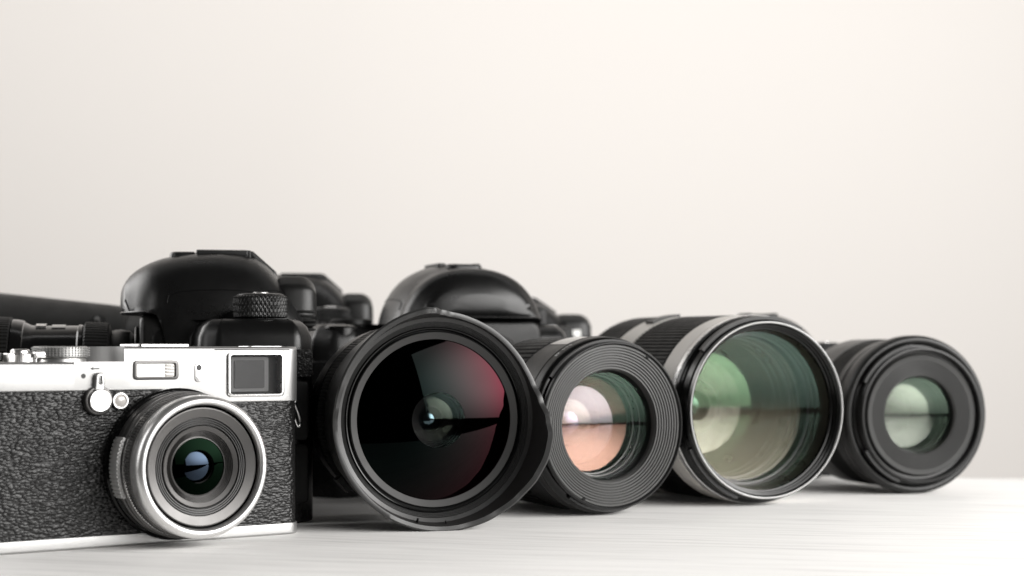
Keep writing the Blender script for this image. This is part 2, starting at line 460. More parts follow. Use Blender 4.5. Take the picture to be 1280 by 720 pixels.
# selector lever
lev = MB()
lev.add(*lathe([(.3, 5.2), (-1.0, 5.2), (-1.5, 4.9), (-1.7, 4.5), (-1.7, 4.35), (-1.1, 4.15), (-1.1, .02)], 64, (-15.9, 0, 51.2)))
lever = lev.build('selector_lever', 'cone', rf)
MB().add(*lathe([(-1.0, 4.0), (-2.2, 4.0), (-2.5, 3.7), (-2.5, 3.45), (-2.35, 3.3), (-2.45, .02)], 64, (-15.7, 0, 51.2))).build('disc', 'chrome', lever)
arm = rpoly([(-18.0, 53.5), (-14.0, 53.5), (-13.9, 57.5), (-14.1, 60.9), (-17.3, 60.9), (-17.6, 57.5)], [.5, .5, 1, 1.6, 1.6, 1], 6)
MB().add(*prism(arm, edge_levels(-2.1, .1, .7, 0, 4), 'y')).build('arm', 'silver', lever, 45)
sl = rrect(-15.9, -14.9, 57.0, 60.0, .5, 5)
MB().add(*prism(offset(sl, -.35), edge_levels(-2.35, -1.8, .2, 0, 2), 'y')).build('arm_rim', 'chrome', lever)
MB().add(*prism(sl, [(-2.42, 0), (-2.0, 0)], 'y')).build('arm_slot', 'ink', lever)
# assist lamp
lp = MB().add(*lathe([(.3, 3.0), (-.7, 3.0), (-1.0, 2.8), (-1.0, 2.35), (-.5, 2.2)], 48, (-7.7, 0, 51.0))).build('assist_lamp', 'spun', rf)
MB().add(*dome(2.25, .7, -.5, (-7.7, 0, 51.0), 40, 6)).build('lamp_lens', 'lampglass', lp)
# top dials on the lower deck
def knurl(count=72, h=.28): return ribs(count, h, .5, .16)
def grid_dial(x, y, z0, R, h, name, parent):
    mb = MB(); rows = 4; ang = ribs(52, .55, .5, .16)
    prof = [(0, R - .8), (.2, R - .5)]; mod = [False, False]
    for k in range(rows):
        a = .3 + k * (h - .6) / rows
        prof += [(a, R - .35), (a + .12, R - .35), (a + .35, R - .35), (a + (h - .6) / rows - .2, R - .35), (a + (h - .6) / rows - .05, R - .35)]
        mod += [False, False, True, True, False]
    prof += [(h - .2, R - .6), (h, R - 1.1)]; mod += [False, False]
    mb.add(*zdisc(x, y, z0, prof, angs=ang, mod=mod))
    return mb.build(name, 'dial', parent, 28)
# shutter speed dial, its collar, the on/off collar and exposure dial
d1 = grid_dial(-24.3, 12.5, 66.1, 9.8, 3.9, 'shutter_dial', rf)
MB().add(*zdisc(-24.3, 12.5, 64.6, [(-.2, 8.7), (.9, 8.7), (1.2, 8.2), (1.6, 7.9)], 64)).build('collar', 'chrome', d1)
rel = MB().add(*zdisc(-38.4, 13, 64.6, [(-.2, 5.2), (2.6, 5.2), (3.0, 4.8)], angs=ribs(28, .3, .5, .15), mod=[True, True, False])).build('shutter_release', 'spun', rf)
MB().add(*zdisc(-38.4, 13, 67.4, [(0, 3.4), (1.0, 3.3), (1.5, 2.8), (1.6, 2.0)], 40)).build('button', 'chrome', rel)
MB().add(*prism(rpoly([(-35.4, 66.0), (-31.8, 66.0), (-31.8, 68.0), (-35.4, 68.0)], .3, 3), edge_levels(6.5, 11, .3, .3, 2), 'y')).build('power_tab', 'chrome', rel)
grid_dial(-54.0, 17, 64.9, 9.6, 3.2, 'exposure_dial', rf)
MB().add(*zdisc(-54.0, 17, 64.4, [(-.1, 7.6), (.7, 7.6)], 48)).build('collar', 'cone', bpy.data.objects['exposure_dial'])
MB().add(*prism(rrect(-44.6, -42.4, 64.5, 67.6, .4, 3), edge_levels(8.2, 13, .5, .3, 2), 'y')).build('button', 'chrome', rf)
MB().add(*prism(rrect(4, 24, 10, 28, 1.5), edge_levels(69.8, 70.9, 0, .3, 2), 'z')).build('accessory_shoe', 'spun', rf)
MB().add(*prism(rrect(50, 64.6, 14, 24, 1.5), edge_levels(69.6, 70.3, 0, .3, 2), 'z')).build('thumb_plate', 'spun', rf)
# strap lug
lug = MB()
lug.add(*tube([(65.2 + 2.3 * (1 - cos(a)) , 14, 50.2 + 2.3 * sin(a)) for a in [2 * pi * k / 20 for k in range(20)]], .75, 8, True)).build('strap_lug', 'spun', rf)
MB().add(*tube([(68.0 + .9 * sin(a) * 1.3 + 2.6 * smooth(0, 1, (1 - cos(a)) / 2), 13.2, 49.4 - 5 * (1 - cos(a))) for a in [2 * pi * k / 28 for k in range(28)]], .5, 8, True)).build('strap_ring', 'spun', rf)
# the lens
C = (13.2, 0, 28.2)
ln = MB().add(*lathe([(.6, 27.0), (-2.5, 27.0), (-3.0, 26.4), (-4.5, 26.2), (-4.8, 25.6)], 160, C)).build('lens', 'gloss', rf)
MB().add(*lathe([(-4.6, 25.0), (-5.0, 25.9), (-8.2, 26.0), (-8.6, 25.4), (-9.6, 25.4), (-10.0, 25.9), (-11.2, 25.9), (-11.7, 25.0)], 160, C)).build('aperture_ring', 'cone', ln)
for a0 in (90, 270):
    angk = []
    t = MB()
    nr = 15
    for k in range(nr):
        a = a0 - 22 + 44 * k / nr
        t.add(*arcring(25.2, 27.0, -4.9, -11.3, a, a + 44 / nr * .62, C, 3))
    t.add(*arcring(25.1, 26.6, -4.9, -11.3, a0 - 23.5, a0 + 23.5, C, 24))
    t.build('grip_tab', 'tab', ln, 25)
MB().add(*lathe([(-11.5, 24.6), (-12.0, 25.3), (-13.0, 25.3), (-13.3, 24.9)], 160, C)).build('lock_ring', 'spun', ln)
MB().add(*lathe([(-13.0, 24.6), (-13.4, 25.0), (-16.4, 25.0), (-16.8, 24.5)], angs=ribs(150, .32, .5, .16), c=C, mod=[False, True, True, False])).build('focus_ring', 'cone', ln, 25)
MB().add(*lathe([(-16.5, 24.2), (-17.0, 24.7), (-20.5, 24.9), (-22.4, 24.7), (-23.6, 24.1), (-24.2, 23.3), (-24.3, 22.6), (-23.9, 21.9), (-23.0, 21.5), (-21.5, 21.4)], 192, C)).build('front_ring', 'ringmetal', ln, 60)
MB().add(*lathe([(-23.2, 21.55), (-19.8, 21.3), (-19.6, 20.4), (-21.8, 20.35)], 160, C)).build('inner_gap', 'deep', ln)
MB().add(*lathe([(-21.4, 20.6), (-22.0, 20.5), (-22.1, 20.2), (-21.1, 17.2), (-20.9, 17.1)], 160, C)).build('cone_ring', 'cone', ln)
pf = []
for k in range(4):
    r = 17.1 - k * .74
    pf += [(-20.9 + k * .04, r), (-20.1 + k * .04, r - .06), (-20.1 + k * .04, r - .34), (-20.9 + k * .04, r - .42)]
MB().add(*lathe(pf, 160, C)).build('groove_ring', 'groove', ln, 20)
pf = [(-20.75, 14.2), (-20.9, 14.0), (-20.2, 12.6), (-19.9, 12.5)]
for k in range(5):
    r = 12.5 - k * .45
    pf += [(-20.2 + k * .25, r), (-19.5 + k * .25, r - .05), (-19.5 + k * .25, r - .2)]
pf += [(-18.7, 10.0), (-17.5, 9.9)]
MB().add(*lathe(pf, 160, C)).build('step_ring', 'cone', ln, 20)
MB().add(*lathe([(-18.4, 10.0), (-17.6, 5.7), (-17.0, 5.5), (-8, 5.6), (-8, .02)], 96, C)).build('inner_barrel', 'deep', ln)
M['g_rf'] = darkglass('camera_front_coating', (.30, .75, .42), .0012, .012)
M['g_rf2'] = darkglass('camera_inner_coating', (.42, .58, .85), .026, .1)
MB().add(*dome(9.95, 1.3, -18.4, C, r0=5.8)).build('front_element', 'g_rf', ln)
MB().add(*dome(5.75, .9, -17.6, C)).build('inner_element', 'g_rf2', ln)

# ------------------------------------------------------------------ black DSLR body (front is -Y, the mode-dial end is +X)
def hump_slices():
    #  y, half width, z top, z bottom
    return [(-30.6, 10, 91.5, 88.4), (-30.4, 14.5, 93.6, 87), (-30.0, 18.2, 95.0, 85.8), (-29.4, 21.6, 96.4, 84.9), (-28.4, 24.8, 98.2, 84.4), (-26.6, 28.2, 100.6, 84.1), (-24, 31.2, 102.8, 84), (-21, 33.5, 104.7, 84), (-18, 35.1, 106.2, 84),
            (-15.8, 36.1, 107.1, 83.2), (-14.4, 36.4, 107.6, 81), (-13.2, 36.7, 108, 77.5), (-12, 37, 108.3, 71), (-6, 37.6, 109.7, 70), (2, 38, 110.8, 70), (11, 38, 111.2, 70), (20, 37, 110.6, 70), (26, 35.6, 109, 70), (31, 34, 105.6, 70),
            (35, 32.6, 101.6, 70), (38, 31.6, 97.6, 70), (42, 30.5, 92.5, 70), (45, 29.8, 88, 70)]
def hump_plan():
    return [(y, (36.6 * sqrt(max(.02, 1 - ((y + 12) / 18.75) ** 2)) if y < -12 else w), zt, zb) for y, w, zt, zb in hump_slices()]
def hump_ring(y, w, zt, zb, n=40, e=2.35):
    pts = []
    for k in range(n + 1):
        a = pi * k / n
        cx, sz = cos(a), sin(a)
        zc = 70 if zb < 84.3 else zb
        zz = zc + (zt - zc) * sz ** (2 / e)
        pts.append((w * (1 if cx > 0 else -1) * abs(cx) ** (2 / e), y, max(zz, zb)))
    for k in range(1, 8): pts.append((-w * .96 + 2 * w * .96 * k / 8, y, zb + .0))
    return pts
def hump_at(y, deg):
    SL = hump_plan()
    for a, b in zip(SL, SL[1:]):
        if a[0] <= y <= b[0]:
            t = (y - a[0]) / (b[0] - a[0]); q = [a[i] + (b[i] - a[i]) * t for i in range(4)]
            r = radians(deg); e = 2.35
            return (q[1] * cos(r) ** (2 / e) if cos(r) >= 0 else -q[1] * abs(cos(r)) ** (2 / e), y, q[3] + (q[2] - q[3]) * sin(r) ** (2 / e))

def make_dslr(name, loc, rz, label, group, scale=1):
    t = thing(name, loc, rz, label, 'camera', group, scale)
    outl = rpoly([(-70, 6), (-70, -14), (-62, -24), (-50, -24), (-42, -10), (-36, -6), (-36, -20), (36, -20), (37, -2), (64, 0), (69, 8), (69, 40), (60, 46), (-62, 46), (-70, 38)],
                 [4, 6, 7, 7, 7, 3, 6, 6, 4, 9, 6, 5, 8, 8, 6], 6)
    lv = [(0, 1.2), (.4, .4), (1.2, 0), (66, 0), (74, .6), (78, 2.2), (80.2, 4.6), (81.2, 7.2)]
    body = MB().add(*prism(outl, lv)).build('body', 'black', t, 50)
    SL = hump_plan()
    hump = MB().add(*loft([hump_ring(*s) for s in SL])).build('viewfinder_hump', 'black', t, 60)
    # the split line of the pop-up flash, both sides
    for sg in (1, -1):
        line = [hump_at(-13.2 + .6 * k, 8 + 5.2 * k if k < 5 else 34) for k in range(3, 5)] + [hump_at(-10 + 2.2 * k, 30 + min(2, k) * .8) for k in range(17)] + [hump_at(28 + 2 * k, 34 + 3.2 * k) for k in range(5)]
        MB().add(*tube([(sg * p[0] * 1.0, p[1], p[2]) for p in line], .22, 6)).build('seam_line', 'deep', hump)
    # lower lip that runs round the flash lid and down beside the mount
    lip = [(33.5 * sin(pi / 2 * (k - 16) / 16), -12 - 18.3 * sqrt(1 - (33.5 * sin(pi / 2 * (k - 16) / 16) / 36.6) ** 2), 84.5) for k in range(33)]
    MB().add(*tube(lip, .55, 8)).build('flash_lip', 'black', hump)
    # mount housing under the hump
    fl = rpoly([(-36.5, 10), (36.5, 10), (37, 60), (33.5, 83.6), (-33.5, 83.6), (-37, 60)], [8, 8, 12, 7, 7, 12], 8)
    MB().add(*prism(fl, edge_levels(-22.4, 0, 2.5, 0, 5), 'y')).build('mount_housing', 'satin', t, 45)
    MB().add(*lathe([(-21.5, 33), (-24.2, 33), (-24.6, 32.4), (-24.6, 28), (-22.8, 27.6), (-22.8, .05)], 96, (0, 0, 46))).build('lens_mount', 'satin', t)
    # hot shoe
    hs = MB()
    hs.add(*prism(rrect(-9.5, 9.5, 1, 23, 2), edge_levels(104.5, 109.9, 0, .3, 2)))
    hs.add(*prism(rrect(-11, -7, 1, 23, 1), edge_levels(108.6, 111.6, .2, .4, 2)))
    hs.add(*prism(rrect(7, 11, 1, 23, 1), edge_levels(108.6, 111.6, .2, .4, 2)))
    hs.add(*prism(rrect(-11, 11, 22.5, 24, .5), edge_levels(104, 111.5, 0, .3, 2)))
    shoe = hs.build('hot_shoe', 'anod', t)
    MB().add(*prism(rpoly([(-9, -10), (9, -10), (9, .7), (-9, .7)], [6, 6, .5, .5], 5), edge_levels(107, 110.8, 0, 1.2, 3))).build('shoe_ramp', 'anod', shoe)
    v, f = prism(rpoly([(22.8, 98), (22.8, 111.3), (25, 111.3), (35, 102.5), (37, 93)], [0, .5, 1, 2, 0], 4), edge_levels(-9, 9, 1.2, 1.2, 3), 'x')
    MB().add(v, f).build('shoe_slope', 'satin', t, 40)
    # eyepiece
    ey = rpoly([(-20, 76), (20, 76), (24, 82), (22, 96), (14, 100.5), (-14, 100.5), (-22, 96), (-24, 82)], 5, 5)
    MB().add(*prism(ey, edge_levels(34, 51.5, 4, 7, 6), 'y')).build('eyepiece', 'satin', t, 45)
    mb = MB()
    for k in range(5): mb.add(*prism(rrect(-24.1, 24.1, 77 + k * 1.9, 78.1 + k * 1.9, .4, 2), edge_levels(43, 50.5, .5, .8, 2), 'y'))
    mb.build('eyecup', 'rubber', t)
    # mode dial on the shoulder, knurled in diamonds
    x0, y0, z0, R, H = 52.5, 25.5, 80.6, 10.8, 10.8
    nA, nZ = 168, 16; vv = []; ff = []
    for i in range(nZ + 1):
        u = i / nZ
        for j in range(nA):
            a = 2 * pi * j / nA
            p = (a * 42 / (2 * pi) + u * 3.2) % 1; q = (a * 42 / (2 * pi) - u * 3.2) % 1
            dd = min(min(p, 1 - p), min(q, 1 - q)) * 2
            e = 0 if i in (0, nZ) else .55 * min(1, dd * 2.2)
            r = R - .5 + e - (.5 if i in (0, nZ) else 0)
            vv.append((x0 + r * sin(a), y0 + r * cos(a), z0 + 1.0 + u * (H - 1.6)))
    for i in range(nZ):
        for j in range(nA): ff.append((i * nA + j, i * nA + (j + 1) % nA, (i + 1) * nA + (j + 1) % nA, (i + 1) * nA + j))
    ff.append(tuple(range(nA))); ff.append(tuple(nZ * nA + j for j in range(nA)))
    md = mk('mode_dial', vv, ff, 'satin', t, 25)
    MB().add(*zdisc(x0, y0, z0 + H - .7, [(0, R - 1.2), (.5, R - 1.6), (.9, R - 3), (.95, R - 5)], 64)).build('dial_top', 'anod', md)
    MB().add(*zdisc(x0, y0, z0 - 1.2, [(0, R + .9), (1.2, R + .9), (1.8, R + .3)], 64)).build('dial_base', 'satin', md)
    MB().add(*zdisc(x0, y0, z0 + H, [(0, 3.2), (.5, 3.2), (.8, 2.8)], 32)).build('lock_button', 'chrome', md)
    # right shoulder as the photographer holds it: sub dial, buttons, shutter
    ds = MB().add(*zdisc(-46, 4, 80, [(0, 9.5), (3.4, 9.5), (4, 9)], angs=ribs(44, .6, .5, .15), mod=[True, True, False])).build('command_dial', 'satin', t, 25)
    for (bx, by, br) in ((-42, 22, 2.4), (-50, 23, 2.4), (-58, 22, 2.4), (-40, 32, 2.2), (-60, 8, 2.3)):
        MB().add(*zdisc(bx, by, 80.5, [(0, br), (1.6, br), (2.1, br - .5)], 24)).build('button', 'anod', t)
    MB().add(*zdisc(-56, -14.5, 74, [(0, 8.2), (5.2, 8.2), (6.2, 7.4), (6.6, 6)], 48)).build('shutter_button', 'gloss', t)
    # textured grip wrapping the handhold
    gp = rpoly([(-70.5, 10), (-70.5, -14.4), (-62.2, -24.6), (-49.8, -24.6), (-41.6, -10.2), (-41, -3), (-50, 0), (-60, 10)], [2, 6, 7, 7, 7, 1, 4, 4], 6)
    MB().add(*prism(gp, edge_levels(6, 64, 1, 1, 3))).build('grip', 'grip', t, 45)
    # dial-end side: textured panel with two port covers
    MB().add(*prism(rrect(9, 45, 58, 69, 2), edge_levels(69.5, 66, .5, 0, 2), 'x')).build('side_panel', 'grip', t)
    for z_ in (8, 33):
        MB().add(*prism(rrect(12, 43.5, z_, z_ + 23.5, 2.5), edge_levels(70, 66, .8, 0, 3), 'x')).build('port_cover', 'port', t)
    MB().add(*prism(rrect(-40, 50, 14, 66, 3), edge_levels(47, 45, .6, 0, 2), 'y')).build('rear_screen', 'gloss', t)
    return t

def children(o): return [c for c in bpy.data.objects if c.parent == o]
def copy_tree(o, parent=None):
    c = o.copy(); col.objects.link(c)
    if parent: c.parent = parent
    for ch in children(o): copy_tree(ch, c)
    return c
G = 'black reflex cameras at the back'
dslr = make_dslr('reflex_camera', (0, 0, 0), 0, 'x', G)

def place(o, x, y, rz, label, scale=1):
    o.location = (x * S, y * S, 0); o.rotation_euler = (0, 0, radians(rz)); o.scale = (scale,) * 3; o['label'] = label
    return o
c2 = copy_tree(dslr); c3 = copy_tree(dslr); c4 = copy_tree(dslr); c5 = copy_tree(dslr)
psi = -78
place(dslr, -93.5 - 45 * .978, 734.5 - 45 * .208, psi, 'black reflex camera with zoom lens and knurled dial, directly behind the silver camera')
place(c2, -25.5, 826, 20, 'black reflex camera facing forward between the silver camera and the wide hooded lens')
place(c3, -130.5, 938, -80, 'black reflex camera far back, its hump between the two nearest reflex cameras', 1.0)
place(c4, -16.5, 1000, -80, 'black reflex camera at the very back, showing behind the hump over the wide lens', .90)
c4.scale = (.90, 1.2, .90)
place(c5, 137, 918, 8, 'black camera far back whose shoe shows above the white banded telephoto lens', .80)
SL2 = []
for y, w_, zt, zb in hump_slices():
    if y < -12:
        t_ = min(1, abs((y + 12) / 18.7)); w_ = 36.6 * max(.03, 1 - t_ ** 3.6) ** (1 / 3.2)
        zt = 108.4 - 13.5 * t_ ** 4.5
    SL2.append((y, w_, zt, zb))
v, f = loft([hump_ring(*q) for q in SL2])
tmp = MB().add(v, f).build('tmp', 'black', None, 60)
for ch in children(c2):
    if ch.name.startswith('viewfinder_hump'):
        ch.data = tmp.data
        for g_ in children(ch):
            if g_.name.startswith('flash_lip'): g_.data = MB().add(*tube([(-31 + 62 * k / 24, -12 - 18.5 * max(.05, 1 - (abs(k - 12) / 12 * 31 / 36.6) ** 3.2) ** (1 / 3.6), 84.5) for k in range(25)], .5, 8)).build('tmp_lip', 'black').data
for o_ in [q for q in bpy.data.objects if q.name.startswith('tmp')]: bpy.data.objects.remove(o_)
for ch in children(c2):
    if ch.name.split('.')[0] not in ('viewfinder_hump', 'mount_housing', 'lens_mount', 'hot_shoe', 'shoe_slope', 'eyepiece', 'eyecup'): ch.location.x = -8 * S
for c in (c2, c3, c4, c5):
    MB().add(*lathe([(-24.4, 30.5), (-29, 30.5), (-30, 29.5), (-30.2, .05)], angs=ribs(60, .5, .5, .15), c=(0, 0, 46), mod=[True, True, False, False])).build('body_cap', 'satin', c, 25)
MB().add(*prism(rrect(38, 45, 84, 90, .5), edge_levels(24.4, 21, .3, 0, 2), 'x')).build('white_label', 'label', c4)

# zoom lens on the first reflex camera
Z = (0, -24.6, 46)
zl = MB().add(*lathe([(0, 29), (-2, 31), (-6, 31.6), (-9, 31.2), (-10, 30.8)], 128, Z)).build('zoom_lens', 'satin', dslr)
MB().add(*lathe([(-9.5, 31), (-10.4, 33.6), (-11, 33.8), (-20.2, 34.2), (-20.9, 33.8), (-21.2, 33)], angs=ribs(96, .7, .62, .1), c=Z, mod=[False, False, True, True, False, False])).build('zoom_ring', 'rubber', zl, 25)
MB().add(*lathe([(-20.9, 32.5), (-21.6, 33.5), (-23.0, 33.7), (-23.6, 33.2), (-40, 33.1), (-42.5, 33.3), (-45, 34.4)], 128, Z)).build('barrel', 'gloss', zl)
MB().add(*arcring(32.0, 33.6, -28.5, -34, -10, 16, Z, 16)).build('distance_window', 'winglass', zl)
MB().add(*arcring(32.0, 34.0, -36.4, -40.5, -3, 14, Z, 10)).build('focus_switch', 'spun', zl)
MB().add(*lathe([(-44.6, 33.5), (-45.4, 35.2), (-48.5, 35.8), (-50, 35.8), (-50.4, 35)], 128, Z)).build('step_ring', 'gloss', zl)
MB().add(*lathe([(-50.2, 35), (-50.8, 36), (-92, 37), (-92.6, 36)], angs=ribs(100, .8, .62, .1), c=Z, mod=[False, True, True, False])).build('focus_ring', 'rubber', zl, 25)
MB().add(*lathe([(-92, 36.8), (-94, 37.6), (-118, 38.5), (-120, 38), (-120, 35), (-112, 33.5), (-108, .05)], 128, Z)).build('front_barrel', 'gloss', zl)

# ------------------------------------------------------------------ long hooded lens lying behind, far left
bl = thing('long_lens', (-185, 860, 0), -86, 'long black lens with a deep plain hood lying at the far left behind the cameras', 'lens')
Cb = (0, 0, 50)
MB().add(*lathe([(26, 30), (24, 38), (20, 39), (-8, 40), (-10, 39)], 128, Cb, capa=True)).build('barrel', 'satin', bl)
MB().add(*lathe([(-8, 38.5), (-10, 41.0), (-20, 42.2), (-75, 48.0), (-112, 49.8), (-113, 49.4), (-113, 48.4), (-14, 39), (-12, .05)], 160, Cb)).build('hood', 'rubber', bl, 40)
MB().add(*lathe([(-1, 39), (-1, 41), (14, 41), (14, 39)], angs=ribs(80, .7, .6, .12), c=Cb, mod=[False, True, True, False])).build('focus_ring', 'rubber', bl, 25)
kn = MB().add(*tube([(28, -21, 78), (33.5, -21, 83.5)], 4.0, 20)).build('collar_knob', 'satin', bl)
MB().add(*tube([(33.4, -21, 83.4), (34.6, -21, 84.6)], 1.3, 20)).build('knob_cap', 'rimgrey', kn)

# ------------------------------------------------------------------ wide lens with petal hood
A1 = 20.5
w1 = thing('wide_angle_lens', (-28.5, 643, 0), A1, 'wide black lens with flared petal hood and bulging dark glass reflecting red', 'lens')
C1 = (0, 0, 42.0)
ctl = [(-95, 1.2), (-90, 2.2), (-83, 5.5), (-70, 7.5), (-40, 8.2), (-18, 9.6), (-10, 10.2), (-5, 8.2), (1, 4.0), (8, 1.6), (22, .8), (45, .9), (60, 1.2), (70, 2.0), (80, 4.8), (90, 9.4), (99, 12.0), (109, 12.2), (120, 11.2), (135, 9.0), (150, 7.2), (168, 5.8), (185, 5.2), (205, 4.6), (225, 3.4), (245, 2.0), (265, 1.2)]
def ext(deg):
    d = deg % 360
    if d > 265: d -= 360
    for (a, p), (b, q) in zip(ctl, ctl[1:]):
        if a <= d <= b:
            t = (d - a) / (b - a); t = t * t * (3 - 2 * t); return p + (q - p) * t
    return ctl[0][1]
hb = MB(); nA = 240; vv = []; ff = []
lay = [('o', 30, 37.2), ('o', 24, 38.2), ('o', 14, 39.8), ('o', 6, 40.9), ('of', .55, 0), ('of', .97, 0), ('e', 0, 0), ('if', .97, 0), ('if', .6, 0), ('i', .5, 39.2), ('i', 1.3, 37.7), ('i', 2.2, 37.5)]
for kind, p, r in lay:
    for j in range(nA):
        dg = 360 * j / nA; a = radians(dg); e = ext(dg)
        if kind in 'oi': y, rr = p, r
        elif kind == 'of': y, rr = -e * p, 41.3 + .22 * e * p
        elif kind == 'e': y, rr = -e - .2, 40.7 + .2 * e
        else: y, rr = -e * p, 39.5 + .16 * e * p
        vv.append((rr * sin(a), y, C1[2] + rr * cos(a)))
for i in range(len(lay) - 1):
    for j in range(nA): ff.append((i * nA + j, i * nA + (j + 1) % nA, (i + 1) * nA + (j + 1) % nA, (i + 1) * nA + j))
hood = mk('hood', vv, ff, 'hood', w1, 40)
MB().add(*tube([(39.05 * sin(radians(d)), -1.9 , C1[2] + 39.05 * cos(radians(d))) for d in (192.5, 193)], 1.0, 14)).build('index_dot', 'deep', hood)
MB().add(*tube([(39.05 * sin(radians(d)), -2.2, C1[2] + 39.05 * cos(radians(d))) for d in (176, 176.4)], .6, 14)).build('lock_dot', 'deep', hood)
pf = [(2.4, 37.7)]
for k in range(4):
    r = 37.6 - k * .5
    pf += [(1.7 + k * .55, r), (1.55 + k * .55, r - .26), (2.2 + k * .55, r - .32), (2.3 + k * .55, r - .48)]
MB().add(*lathe(pf, 192, C1)).build('stepped_ring', 'hood', w1, 22)
MB().add(*lathe([(5.2, 35.75), (3.0, 35.6), (2.6, 35.3), (2.8, 34.95), (5.0, 34.8)], 192, C1)).build('bright_ring', 'gloss', w1, 50)
MB().add(*lathe([(4.2, 34.9), (4.0, 34.2), (2.9, 34.0), (2.7, 33.7)], 192, C1)).build('name_ring', 'gloss', w1)
MB().add(*lathe([(2.9, 33.8), (2.5, 33.5), (3.3, 31.0), (4.4, 30.7)], 192, C1)).build('retaining_ring', 'greyring', w1)
MB().add(*lathe([(4.2, 31.0), (6, 30), (6.5, 14), (4, 11.2), (3.6, 10.9)], 128, C1)).build('inner_cone', 'deep', w1)
MB().add(*lathe([(3.6, 11.0), (3.9, 10.7), (6, 10.5), (9, 4.8), (22, 4.4), (22, .05)], 96, C1)).build('inner_barrel', 'deep', w1)
M['g_w'] = darkglass('wide_front_coating', (.50, .78, .74), .0030, .075, tint2=(.95, .16, .26), lo=.03, hi=.24)
M['g_wc'] = glass('wide_clear_centre', (.55, .80, .74), .004, edge=.04)
M['g_w2'] = glass('wide_second_coating', (.42, .50, .40), .022, edge=.06)
M['g_w3'] = glass('wide_inner_coating', (.55, .85, 1.0), .14, edge=.1)
MB().add(*dome(30.9, 5.6, 3.7, C1, 128, 24, r0=10.6)).build('front_element', 'g_w', w1)
MB().add(*dome(30.9, 5.6, 3.7, C1, 128, 8, r1=10.6)).build('clear_centre', 'g_wc', w1)
MB().add(*dome(10.7, 1.6, 3.7, C1, 96, 12)).build('second_element', 'g_w2', w1)
MB().add(*dome(4.5, 1.8, 10.5, C1, 64, 10)).build('inner_element', 'g_w3', w1)
MB().add(*lathe([(29, 36.2), (30, 36.8), (42, 36.8), (43, 36)], angs=ribs(150, .35, .55, .14), c=C1, mod=[False, True, True, False])).build('focus_ring', 'rubber', w1, 25)
MB().add(*lathe([(42.4, 36), (44, 37), (58, 36), (66, 33.5), (74, 32.5), (75, 31)], 128, C1, capb=True)).build('barrel', 'satin', w1)
MB().add(*arcring(37.5, 39.8, 31.5, 37.5, 222, 232, C1, 8)).build('hood_latch', 'anod', w1)

# ------------------------------------------------------------------ mid-size prime lens
A2 = 30.5
w2 = thing('portrait_lens', (42.5, 697, 0), A2, 'black lens with a wide finely ridged grey ring around orange and pink tinted glass', 'lens')
C2 = (0, 0, 37.4)
MB().add(*lathe([(1.6, 35.0), (.4, 35.0), (0, 34.7), (-.1, 34.3), (.3, 33.9), (1.6, 33.7)], 192, C2)).build('front_rim', 'anod', w2, 50)
MB().add(*lathe([(1.4, 34.9), (1.8, 34.3), (4.2, 34.3), (4.5, 35.6), (5.0, 36.4), (5.6, 36.8), (6.4, 36.9)], 192, C2)).build('bayonet_collar', 'gloss', w2, 40)
MB().add(*arcring(34.0, 35.9, 2.2, 3.7, -55, 25, C2, 40)).build('bayonet_lug', 'anod', w2)
MB().add(*arcring(34.0, 35.9, 2.2, 3.7, 170, 215, C2, 30)).build('bayonet_lug', 'anod', w2)
bar = MB().add(*lathe([(6.2, 36.6), (6.5, 37.0), (10.4, 37.2), (10.7, 36.95), (11.0, 37.35), (11.5, 37.35), (11.8, 37.0), (12.2, 36.95), (28, 36.8), (28.6, 36.2)], 192, C2)).build('barrel', 'satin', w2)
MB().add(*lathe([(28.2, 35.6), (29, 36.4), (60, 35.8), (60.8, 34.8)], angs=ribs(72, .7, .66, .1), c=C2, mod=[False, True, True, False])).build('focus_ring', 'rubber', w2, 25)
MB().add(*lathe([(60.4, 34), (61, 34.6), (70, 33.6), (74, 31.5), (74.5, 30)], 128, C2, capb=True)).build('mount_end', 'satin', w2)
MB().add(*arcring(36.0, 37.06, 13.2, 26.5, -24, 22, C2, 30)).build('distance_window', 'winglass', w2)
pf = [(1.5, 33.8), (.9, 33.5)]
for k in range(9):
    r = 33.4 - k * 1.12; y = .9 + k * .28
    pf += [(y, r - .05), (y - .05, r - .66), (y + .95, r - .74), (y + .95, r - 1.08)]
pf += [(3.6, 23.4), (4.2, 23.1), (6.5, 23.0)]
MB().add(*lathe(pf, 192, C2)).build('ridged_ring', 'ridge', w2, 20)
for d_ in (30, 205):
    MB().add(*arcring(32.6, 33.9, .5, 1.3, d_, d_ + 2.2, C2, 3)).build('notch', 'deep', w2)
def barrel_in(prof, c, mat, p, name='inner_barrel'): return MB().add(*lathe(prof, 128, c)).build(name, mat, p, 25)
M['innergreen'] = pbr('lens_interior_dark', (.008, .010, .009), .3, rvar=.04, spec=.3)
barrel_in([(6.2, 23.0), (7.0, 22.6), (10, 22.3), (10.2, 21.9), (14, 21.6), (14.2, 21.2), (19, 20.9), (19.5, 20.4), (40, 19), (40, .05)], C2, 'innergreen', w2)
MB().add(*lathe([(12.6, 21.9), (12.7, 21.5), (13.0, 21.5), (13.1, 21.8)], 128, C2)).build('spacer_ring', 'cone', w2)
MB().add(*lathe([(16.6, 21.2), (16.7, 20.7), (17.1, 20.7), (17.2, 21.2)], 128, C2)).build('spacer_ring', 'cone', w2)
MB().add(*lathe([(20.2, 20.5), (20.0, 20.2), (20.3, 20.0), (20.6, 20.4)], 128, C2)).build('spacer_ring', 'groove', w2)
MB().add(*lathe([(27.4, 17.6), (27.2, 17.2), (27.5, 16.9), (27.9, 17.4)], 128, C2)).build('spacer_ring', 'groove', w2)
M['g_p5'] = darkglass('portrait_deep_coating', (.80, .72, 1.0), .16, .1)
